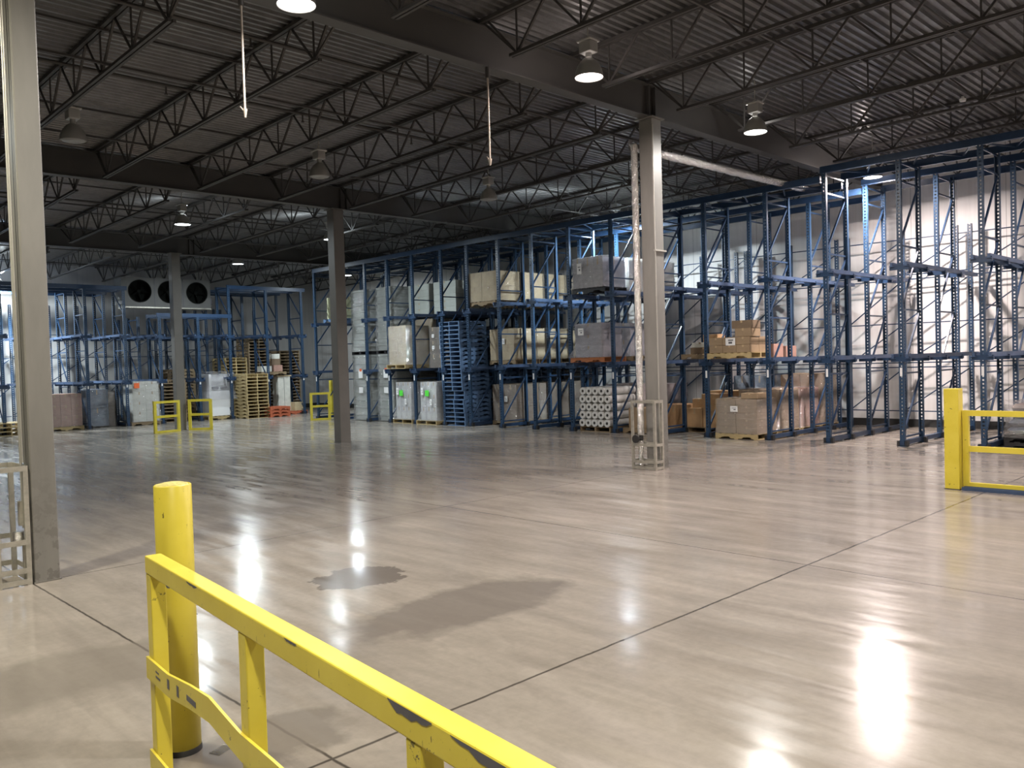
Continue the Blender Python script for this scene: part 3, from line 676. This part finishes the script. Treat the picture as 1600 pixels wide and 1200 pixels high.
# ---- lane 18.85-20.25
for lvl, (z, x0, hh, nz) in enumerate(((0, 18.75, 1.18, 2), (1.97, 18.7, 1.0, 2), (3.85, 17.95, .92, 2))):
    ln = ('floor', 'middle level', 'top level')[lvl]
    for i in range(4):
        w = ('front', 'second', 'third', 'rearmost')[i]; xc = x0+.52+i*1.08
        if xc > 22.5: continue
        yc = 19.56 if lvl < 2 else 19.62
        pallet(xc, yc, z, m_woodd, f'wooden pallet on the {ln} in the tall carton lane left of centre rack, {w}', math.pi/2, False, 'pallets of the carton lane')
        load(xc, yc, z+.143, 1.02, 1.12 if lvl < 2 else 1.36, hh, f'tan carton load right of the blue pallet stacks, {ln}, {w} of its lane', m_cardl if lvl else m_cardd, 1 if i else 1, 2, nz, m_film if i or lvl != 2 else m_film, [(-.1, hh*.6, .14, .18)] if i in (0, 2) and lvl < 2 else None, amp=.012, flare=.01)
# ---- lane 20.25-21.5 blue pallets
pstack(18.45, 20.98, 24, m_pblue, 'blue pallet in the tall leaning front stack beside the tan cartons', 0, .03, Wd=1.02, lean=.008, group='blue pallets in the front stack')
pstack(19.85, 20.95, 22, m_pblue, 'dark blue pallet in the stack behind the tall front one', 0, .03, Wd=1.02, group='blue pallets in the second stack')
pstack(21.2, 20.95, 20, m_pblue, 'dark blue pallet in the rearmost stack of the pallet lane', 0, .03, Wd=1.02, group='blue pallets in the rear stack')
# ---- lanes 21.5-23 and 23-24.4
for yy, w, gy in ((22.32, 'right', 0), (23.72, 'left', .05)):
    pallet(18.25 if yy < 23 else 18.3, yy, 0, m_wood, f'pale wooden pallet under the {w} one of the two green-stickered silver loads', 0, True, L=1.1, Wd=1.1)
    load(18.3, yy, .143, .95, .86, 1.30, f'silver film-wrapped load with green sticker, {w} one of the pair', m_sil, 1, 3, 3, m_films, [(.26, .98, .13, .24), (-.2, .62, .1, .2)], amp=.02, flare=.12, stickers=[(gy, .92, .2, .2, m_green)])
    for i in (0, 1): load(19.5+i*1.15, yy, 0, 1.1, 1.1, 1.45, f'dark wrapped load behind the {w} green-stickered silver load, {("nearer","farther")[i]} one', m_dk, 1, 2, 2, m_film)
pallet(18.1, 23.74, 1.92, m_wood, 'pale wooden pallet on the middle level under the tall brown wrapped load', 0, True, L=1.1, Wd=1.1)
load(18.15, 23.74, 2.063, 1.0, 1.02, 1.35, 'tall brown film-wrapped load on the middle level above the left green-stickered load', m_cardl, 1, 2, 3, m_films, None, amp=.03)
load(19.35, 23.74, 1.92, 1.0, 1.1, 1.75, 'brown wrapped load with tented film behind the tall brown one', m_cardl, 1, 2, 3, m_filmg)
for i in range(3): load(18.9+i*1.15, 22.3, 1.92, 1.05, 1.1, 1.4, f'dark carton load with small pale labels on the middle level, {ORD[i]} from the front', m_brn, 1, 3, 3, m_film, [(.3, 1.1, .12, .12), (.3, .7, .12, .12), (-.1, 1.1, .12, .12), (-.1, .7, .12, .12)])
# ---- grey tray stacks
for (yy, x0, ln, rows) in ((25.05, 18.05, 'right', 4), (26.5, 17.95, 'left', 2)):
    for i in range(rows):
        w = ('front', 'second', 'third', 'rearmost')[i]; xc = x0+.5+i*1.12
        for z, hh, lv in ((.0, 2.45, 'lower'), (2.6, 2.3, 'upper')):
            traystack(xc, yy, z+(0 if z else .02), .98, 1.06 if ln == 'right' else 1.14, hh, 9, f'grey-green wrapped tray stack, {lv} tier, {w} of the {ln} tray lane', m_grey, m_films if i == 0 else None)
        tag(MB().box((-.5, -.53, 0), (.5, .53, .02)).box((-.5, -.53, .1), (.5, .53, .12)).box((-.5, -.53, .02), (.5, -.4, .1)).box((-.5, .4, .02), (.5, .53, .1)).box((-.5, -.06, .02), (.5, .06, .1)).build('plastic_pallet', m_pblk, None, (xc, yy, 2.475)), f'black plastic pallet between the tray stacks, {w} of the {ln} tray lane', 'pallet', 'black pallets between tray stacks')
for yy, ln in ((26.5, 'left'), (25.05, 'right')):
    for zz, hh, wd in ((1.75, .3, 'higher'), (1.15, .22, 'lower')):
        t = thing('paper_label', f'white sheet on the {ln} front tray stack, {wd} one', 'label', (17.98 if ln == 'right' else 17.88, yy-.1, zz))
        MB().box((-.003, -.13, -hh/2), (0, .13, hh/2)).build('sheet', m_paper, t)
        if wd == 'higher': MB().box((-.006, -.08, .1), (-.003, .06, .2)).build('orange_mark', m_orst, t)
# dark goods on the top level between tray lanes and cartons
for yy, w in ((23.74, 'left'), (22.3, 'right')):
    for i in range(3): load(19.2+i*1.15, yy, 3.8, 1.08, 1.2, 1.1, f'grey tray load, top level, {w} lane above the green-stickered loads, {ORD[i]} from front', m_grey, 1, 1, 5, None)
# ---- end row carton
pallet(18.5, 28.45, 3.8, m_pblue, 'blue pallet high in the end lane under the cream-green cartons', math.pi/2, False)
load(18.5, 28.45, 3.943, .8, .95, .85, 'cream-green cartons high on the end lane, left of the middle column', m_cream, 1, 1, 2, None, [(.1, .3, .1, .16)])

# ================================================================ FAR RACK GOODS
pstack(7.75, 33.35, 3, m_wood, 'wooden pallet in the low stack at the left edge', 1.62)
pallet(9.75, 34.0, 0, m_wood, 'wooden pallet under the pinkish carton load beside the near grey column', 0, True)
load(9.75, 34.0, .143, 1.1, 1.0, 1.2, 'pinkish cartons with pale stickers in film, seen right of the near grey column', m_cardp, 3, 2, 3, m_film, rz=0)
load(10.95, 34.3, .05, .8, .9, 1.4, 'blue-grey wrapped load just right of the pinkish cartons', m_bluewrap, 1, 1, 2, m_filmg)
for i, xx in enumerate((12.5-.75, )): load(11.6, 35.6, 0, .95, 1.0, 1.35, 'dark brown wrapped load left of the silver wrapped boxes', m_brn, 1, 1, 3, m_film)
load(11.35, 34.4, 0, .0+.55, .9, 1.3, 'dark wrapped load in shadow beside the blue-grey one', m_brn, 1, 1, 3, m_film)
pallet(12.55, 33.75, 0, m_woodd, 'pallet under the silver wrapped boxes near the two small barriers', 0, True)
load(12.55, 33.75, .143, 1.0, 1.0, 1.55, 'silver wrapped white boxes with an orange mark, left of the far column', m_cardw, 2, 2, 4, m_films, stickers=(), amp=.025)
tag(MB().box((-.1, -.004, -.1), (.1, 0, .1)).build('orange_sticker', m_orst, None, (12.2, 33.2, 1.55)), 'orange sticker at the top corner of the silver wrapped boxes', 'sticker')
pstack(13.95, 34.6, 12, m_woodd, 'dark pallet in the stack between silver boxes and far column', 1.57)
pstack(15.0, 36.2, 15, m_woodd, 'dark pallet in the rear stack behind the white wrapped machine', .0)
# white wrapped machine
pallet(15.72, 33.95, 0, m_wood, 'wooden pallet under the bright white wrapped unit', 0, True)
t = thing('white_unit', 'bright white unit half wrapped in loose film on a pallet, right of the far column', 'machine', (15.72, 33.95, .143))
MB().box((-.5, -.45, 0), (.5, .45, 1.05)).build('lower_body', m_wht, t, bevel=.02)
MB().box((-.5, -.45, 1.05), (-.4, .45, 1.75)).box((.38, -.45, 1.05), (.5, .45, 1.75)).build('corner_board', m_wht, t)
MB().box((-.38, -.3, 1.05), (.36, .4, 1.72)).build('upper_goods', m_sil, t)
MB().box((-.33, -.42, 1.12), (-.08, -.3, 1.22)).box((.05, -.42, 1.14), (.32, -.3, 1.22)).build('slot', m_dk, t)
wrapskin(1.1, .98, .7, 1.8, .07, 3, .1, topamp=.08).build('stretch_film', m_filmg, t)
pstack(16.85, 33.1, 13, m_wood, 'pale wooden pallet in the front stack left of the orange-red pallets', 1.6, group='pale wooden pallets in the far front stack')
pstack(16.75, 34.75, 18, m_wood, 'wooden pallet in the taller stack behind the pale front one', 1.6, group='wooden pallets in the far taller stack')
pstack(17.75, 32.75, 3, m_pred, 'orange-red pallet in the short floor stack by the far rack', .04, L=.95, Wd=.9, group='orange-red pallets')
pallet(19.15, 33.95, 0, m_pred, 'red pallet on the floor under the light grey cabinet and small carton', .02, True)
t = thing('cabinet', 'light grey upright cabinet panel standing on the red pallet', 'cabinet', (18.85, 34.1, .143))
MB().box((-.3, -.25, 0), (.3, .25, 1.55)).build('body', m_cardw, t, bevel=.01); MB().box((-.34, -.27, 1.55), (.36, .27, 1.6)).build('top', m_cardl, t); MB().box((-.01, -.256, .05), (.0, -.25, 1.5)).build('door_gap', m_dk, t)
carton(19.35, 33.7, .143, .42, .4, .38, m_cardl, 'small open tan carton on the red pallet beside the cabinet')
pstack(19.6, 35.2, 20, m_woodd, 'dark wooden pallet in the tall stack behind the small tan carton', 1.57)
pstack(18.3, 35.6, 24, m_woodd, 'dark wooden pallet in the tallest rear stack behind the cabinet', 1.57)
pallet(18.3, 34.2, 1.78, m_woodd, 'wooden pallet on the far rack middle level under the small boxes', 0, False)
carton(18.0, 34.0, 1.923, .5, .4, .25, m_cardw, 'white box on the far middle-level pallet, left one'); carton(18.55, 34.0, 1.923, .45, .4, .28, m_cardp, 'pale pinkish box on the far middle-level pallet, right one')
carton(18.5, 34.05, 2.203, .4, .35, .28, m_cardd, 'brown box stacked on the pale pinkish one at the far middle level'); carton(18.5, 34.05, 2.483, .38, .35, .22, m_cardw, 'white box topping the small pile on the far middle level')

# ================================================================ FAN UNIT
t = thing('fan_cooling_unit', 'wide white three-fan cooling unit hung from the roof above the far rack', 'cooling unit', (14.25, 35.2, 4.72))
W_, H_, D_ = 3.55, 1.2, .8; b = MB(); pw = W_/3
b.box((-W_/2, -D_/2+.02, H_-.02), (W_/2, D_/2, H_)); b.box((-W_/2, -D_/2+.02, 0), (W_/2, D_/2, .03)); b.box((-W_/2, -D_/2+.02, .03), (-W_/2+.03, D_/2, H_-.02)); b.box((W_/2-.03, -D_/2+.02, .03), (W_/2, D_/2, H_-.02)); b.box((-W_/2+.03, D_/2-.03, .03), (W_/2-.03, D_/2, H_-.02))
for k in range(3):
    cx = -W_/2+pw*(k+.5); cz = H_*.53; n = 32; vs = []
    for i in range(n):
        a = 2*math.pi*i/n; c_, s_ = math.cos(a), math.sin(a); q = min(pw/2/abs(c_) if abs(c_) > 1e-6 else 9, ((H_-cz) if s_ > 0 else cz)/abs(s_) if abs(s_) > 1e-6 else 9)
        vs += [(cx+.42*c_, -D_/2, cz+.42*s_), (cx+q*c_, -D_/2, cz+q*s_)]
    b.add(vs, [(2*i, 2*i+1, (2*i+3) % (2*n), (2*i+2) % (2*n)) for i in range(n)])
b.build('housing', m_fan, t)
for k in range(3):
    cx = -W_/2+pw*(k+.5); cz = H_*.53; sh = MB(); n = 32; vs = []
    for rr_, yy in ((.46, -D_/2-.03), (.42, -D_/2-.03), (.40, -D_/2+.25)):
        vs += [(cx+rr_*math.cos(2*math.pi*i/n), yy, cz+rr_*math.sin(2*math.pi*i/n)) for i in range(n)]
    sh.add(vs, [(a*n+i, a*n+(i+1) % n, (a+1)*n+(i+1) % n, (a+1)*n+i) for a in (0, 1) for i in range(n)]); sh.build('fan_shroud', m_fandk, t)
    bl = MB(); bl.rod((cx, -D_/2+.1, cz), (cx, -D_/2+.22, cz), .08)
    for i in range(5):
        a = 2*math.pi*i/5; p = (cx+.08*math.cos(a), -D_/2+.15, cz+.08*math.sin(a)); q = (cx+.38*math.cos(a), -D_/2+.17, cz+.38*math.sin(a)); bl.bar(p, q, .16, .01, up=(math.sin(a), .6, -math.cos(a)))
    bl.build('fan_blades', m_fandk, t)
    MB().disc((cx, -D_/2+.3, cz), .42, ax='y').build('dark_interior', m_fandk, t)
    if k: MB().box((-W_/2+pw*k-.012, -D_/2-.006, 0), (-W_/2+pw*k+.012, -D_/2, H_)).build('panel_seam', m_dk, t)
MB().box((-W_/2-.12, -D_/2, .1), (-W_/2, D_/2, H_-.02)).build('end_cover', m_fan, t); MB().box((W_/2, -.3, .15), (W_/2+.1, .1, .5)).build('electrical_box', m_dk, t)
MB().box((-W_/2, -D_/2-.05, -.05), (W_/2, D_/2, 0)).build('drain_pan', m_galv, t)
h = MB()
for x_ in (-1.5, 0, 1.5):
    for y_ in (-.3, .3): h.rod((x_, y_, H_), (x_, y_, ZR(35.2)-4.72), .012)
h.build('hanger', m_galv, t)

# ================================================================ YELLOW GUARDS
# foreground guard rail (runs away from the camera, ends beside the bollard)
A = Vector((1.575, 4.14, 0)); B = Vector((1.21, .49, 0)); u_ = (B-A).normalized(); ang = math.atan2(u_.y, u_.x)
t = thing('guard_rail', 'yellow square-tube guard rail in the foreground running past the round bollard', 'guard rail', tuple(A), ang)
Lr = (B-A).length; tw = .078
MB().box((-.038, -tw/2, 1.07), (Lr, tw/2, 1.155)).build('top_rail', m_yel, t, bevel=.006)
for k, s_ in enumerate((0, 1.22, 2.42, 3.6)):
    MB().box((s_-.038, -.036, 0), (s_+.038, .036, 1.07)).build('post', m_yel, t, bevel=.005); MB().box((s_-.08, -.08, 0), (s_+.08, .08, .012)).build('base_plate', m_yel, t)
def strip(pts, h, th, name, par, m, side):
    mm = MB(); vs = []; 
    for (s_, z_) in pts:
        for a, b2 in ((0, 0), (th, 0), (th, h), (0, h)): vs.append((s_, side-a, z_+b2))
    n = len(pts); fs = [(0, 1, 2, 3), (4*n-1, 4*n-2, 4*n-3, 4*n-4)]
    for i in range(n-1):
        a = 4*i; b3 = a+4; fs += [(a, b3, b3+1, a+1), (a+1, b3+1, b3+2, a+2), (a+2, b3+2, b3+3, a+3), (a+3, b3+3, b3, a)]
    mm.add(vs, fs); return mm.build(name, m, par)
strip([(-.04, .555), (.3, .56), (.62, .60), (.86, .62), (1.05, .60), (1.2, .585), (1.5, .59), (2.0, .585), (Lr, .58)], .105, .012, 'middle_rail', t, m_yel, -.038)
strip([(-.04, .10), (1.0, .10), (2.4, .10), (Lr, .10)], .10, .012, 'bottom_rail', t, m_yel, -.038)
for (s_, z_, w, h_) in ((.12, .60, .07, .01), (.30, .60, .03, .045), (.44, .605, .03, .05), (.58, .63, .12, .025), (.12, .625, .05, .008)): MB().box((s_, -.0515, z_), (s_+w, -.0505, z_+h_)).build('scuff_mark', m_dk, t)
rs = random.Random(11)
for (s0_, s1_, zt, dp_) in ((2.30, 2.52, 1.152, .035), (2.60, 2.95, 1.15, .03), (1.62, 1.72, 1.152, .014), (.60, .74, 1.15, .012), (3.0, 3.2, 1.08, .012), (.30, .36, 1.075, .01)):
    k_ = 9; mm = MB(); vs = []
    for i in range(k_+1):
        q = s0_+(s1_-s0_)*i/k_; e_ = math.sin(math.pi*i/k_)**.6
        vs += [(q, -tw/2-.0012, zt), (q, -tw/2-.0012, zt-.002-dp_*e_*rs.uniform(.35, 1))]
    mm.add(vs, [(2*i, 2*i+1, 2*i+3, 2*i+2) for i in range(k_)]).build('scuff_mark', m_dk, t)
t = thing('bollard', 'round yellow concrete-filled bollard in the foreground', 'bollard', (1.815, 4.49, 0))
R_ = .096
MB().lathe([(0, 0), (R_, 0), (R_, 1.44), (R_-.006, 1.446), (R_-.012, 1.44)], n=40).build('pipe', m_yel, t)
MB().lathe([(R_-.008, 1.43), (R_-.02, 1.448), (R_*.5, 1.456), (0, 1.458)], n=40).build('concrete_cap', mat('painted_concrete_cap', (.6, .5, .12), .8, fn=vary((.6, .52, .18), .4, 40)), t)
MB().lathe([(R_+.004, 0), (R_+.004, .012), (R_, .03)], n=40).build('dark_base_band', m_curb, t)  # thin black band around the foot of the pipe
# square bollard and rail on the right
t = thing('bollard', 'tall square yellow post at the right with guard rail behind it', 'bollard', (13.16, 4.235, 0))
MB().box((-.1, -.1, 0), (.1, .1, 1.47)).build('post', m_yel, t, bevel=.008); MB().box((-.105, -.105, 0), (.105, .105, .01)).build('dark_base_band', m_curb, t)  # thin black band around the foot of the post
t = thing('guard_rail', 'yellow guard rail frame at the right edge, attached behind the square post', 'guard rail', (13.22, 4.13, 0))
MB().box((-.033, -2.4, 1.07), (.033, .0, 1.15)).build('top_rail', m_yel, t); MB().box((-.03, -2.4, .55), (.03, -.085, .63)).build('middle_rail', m_yel, t); MB().box((-.03, -2.4, .02), (.03, -.085, .1)).build('bottom_rail', m_yel, t)
for y_ in (-.045, -1.25, -2.4): MB().box((-.035, y_-.04, 0), (.035, y_+.04, 1.07)).build('post', m_yel, t)
t = tag(MB().box((13.04, 1.8, 0), (13.16, 4.1, .012)).box((13.04, 1.8, .012), (13.055, 4.1, .05)).box((13.145, 1.8, .012), (13.16, 4.1, .05)).build('floor_channel', m_rail), 'blue-grey steel channel lying on the floor below the right yellow rail', 'channel')
def barrier(x0, y0, x1, y1, label, h=1.07, nm='safety_barrier'):
    L_ = math.hypot(x1-x0, y1-y0); t = thing(nm, label, 'barrier', (x0, y0, 0), math.atan2(y1-y0, x1-x0), 'small yellow barriers')
    for s_ in (.045, L_-.045): MB().box((s_-.045, -.04, 0), (s_+.045, .04, h-.08)).build('post', m_yel, t)
    MB().box((0, -.04, h-.08), (L_, .04, h)).build('top_rail', m_yel, t); MB().box((.09, -.03, .5), (L_-.09, .03, .58)).build('middle_rail', m_yel, t); MB().box((.09, -.03, 0), (L_-.09, .03, .07)).build('bottom_rail', m_yel, t)
barrier(10.93, 28.35, 11.87, 28.5, 'small yellow barrier frame left of the far column')
barrier(12.22, 28.6, 12.82, 28.05, 'small yellow barrier frame right of the far column')
barrier(17.0, 28.6, 17.75, 28.35, 'yellow barrier at the foot of the last rack upright, left of the middle column')
tag(MB().rod((18.9, 30.1, 0), (18.9, 30.1, 1.5), .08, n=16).build('bollard', m_yel), 'distant round yellow post behind the small barrier at the rack end', 'bollard')

# ================================================================ GUARD CAGES, PIPES
def cage(x, y, w, d_, h, label, rz=0):
    t = thing('pipe_guard_cage', label, 'guard cage', (x, y, 0), rz, 'galvanised pipe guard cages')
    for px, py in ((0, 0), (0, d_), (w, 0), (w, d_)): MB().box((px-.022, py-.022, 0), (px+.022, py+.022, h)).build('leg', m_galv, t)
    for z_, nm in ((h-.05, 'top_ring'), (h*.34, 'middle_ring'), (.12, 'lower_ring'), (0.01, 'base_ring')):
        m = MB(); q = .05
        m.box((-.026, 0, z_), (-.016, d_, z_+q)); m.box((0, -.026, z_), (w, -.016, z_+q)); m.box((w+.016, 0, z_), (w+.026, d_, z_+q)); m.box((0, d_+.016, z_), (w, d_+.026, z_+q)); m.build(nm, m_galv, t)
    return t
cage(12.40, 9.02, .22, .5, 1.27, 'galvanised steel guard cage around the foot of the foil-wrapped pipe')
cage(2.02, 9.2, .26, .52, 1.17, 'galvanised steel guard cage at the left edge beside the near column')
def foil(pts, rad, label):
    m = MB(); rnd = random.Random(4)
    for p, q in zip(pts[:-1], pts[1:]):
        p = Vector(p); q = Vector(q); L_ = (q-p).length; n = max(2, int(L_/.07)); d = (q-p).normalized(); a = d.orthogonal().normalized(); b = d.cross(a); vs = []; k = 16
        for i in range(n+1):
            for j in range(k):
                R2 = rad*(1+rnd.uniform(-.10, .10)); t_ = 2*math.pi*j/k; vs.append(p+d*(L_*i/n)+a*R2*math.cos(t_)+b*R2*math.sin(t_))
        m.add(vs, [(i*k+j, i*k+(j+1) % k, (i+1)*k+(j+1) % k, (i+1)*k+j) for i in range(n) for j in range(k)], None, False)
    return m.build('foil_insulation', m_foil)
t = thing('foil_wrapped_pipe', 'shiny crumpled foil-wrapped pipe rising beside the column then crossing to the rack', 'pipe', (0, 0, 0))
o = foil([(12.52, 9.42, .62), (12.52, 9.42, 5.97), (12.58, 9.52, 6.03)], .062, ''); o.parent = t
o = foil([(12.58, 9.52, 5.96), (19.5, 9.52, 6.02)], .075, ''); o.parent = t
o = foil([(12.52, 9.42, .05), (12.52, 9.42, .52)], .045, ''); o.parent = t
MB().rod((12.52, 9.42, .5), (12.52, 9.42, .66), .04).rod((12.36, 9.42, .56), (12.52, 9.42, .56), .03).rod((12.34, 9.42, .56), (12.37, 9.42, .56), .075, n=16).build('valve', m_valve, t)
MB().rod((12.66, 9.1, .3), (12.66, 9.1, 6.3), .012).box((12.64, 9.08, 4.0), (12.99, 9.12, 4.03)).build('conduit', m_cond, t)
t = thing('pipe_drop', 'thin vertical conduit with valve fitting on the near left column', 'pipe', (2.27, 9.28, 0))
MB().rod((0, 0, .55), (0, 0, 6.3), .013).build('conduit', m_cond, t); MB().rod((-.0, -.06, 1.2), (0, -.06, 6.3), .009).build('thin_conduit', m_cond, t)
MB().rod((0, 0, .58), (0, 0, .82), .045, n=14).build('fitting', m_galv, t); MB().rod((-.12, 0, .4), (0, 0, .45), .03).rod((-.05, 0, .38), (-.05, 0, .52), .05).build('foil_valve', m_foil, t); MB().rod((0, 0, 0), (0, 0, .4), .02).build('pipe', m_galv, t)
for x_, y_, l in ((4.74, 9.19, 'left'), (8.66, 9.19, 'right')):
    t = thing('drop_rod', f'pale thin rod hanging from the nearest girder with a small hook, {l} one', 'hanging rod', (x_, y_, 5.0), 0, 'hanging rods')
    MB().rod((0, 0, .1), (0, 0, 1.32), .014).build('rod', m_rodw, t); MB().rod((0, 0, 1.30), (0, 0, 1.48), .035).build('top_fitting', m_joist, t); MB().rod((0, 0, .1), (0, 0, .0), .03, r2=.012).rod((-.06, 0, .12), (0, 0, .06), .008).build('hook', m_rodw, t)
t = thing('smoke_detector', 'small round detector on the deck above the near rack, upper right', 'detector', (18.7, 5.75, ZR(5.75)-.1)); MB().rod((0, 0, 0), (0, 0, .05), .06, r2=.07).build('body', m_wht, t); MB().rod((0, 0, .05), (0, 0, .1), .03).build('base', m_wht, t)
# litter on the floor
tag(MB().box((-.05, -.04, 0), (.06, .03, .004)).build('plastic_scrap', m_film, None, (1.95, 4.33, .0), .4), 'small clear plastic scrap on the floor at the foot of the round bollard', 'litter')
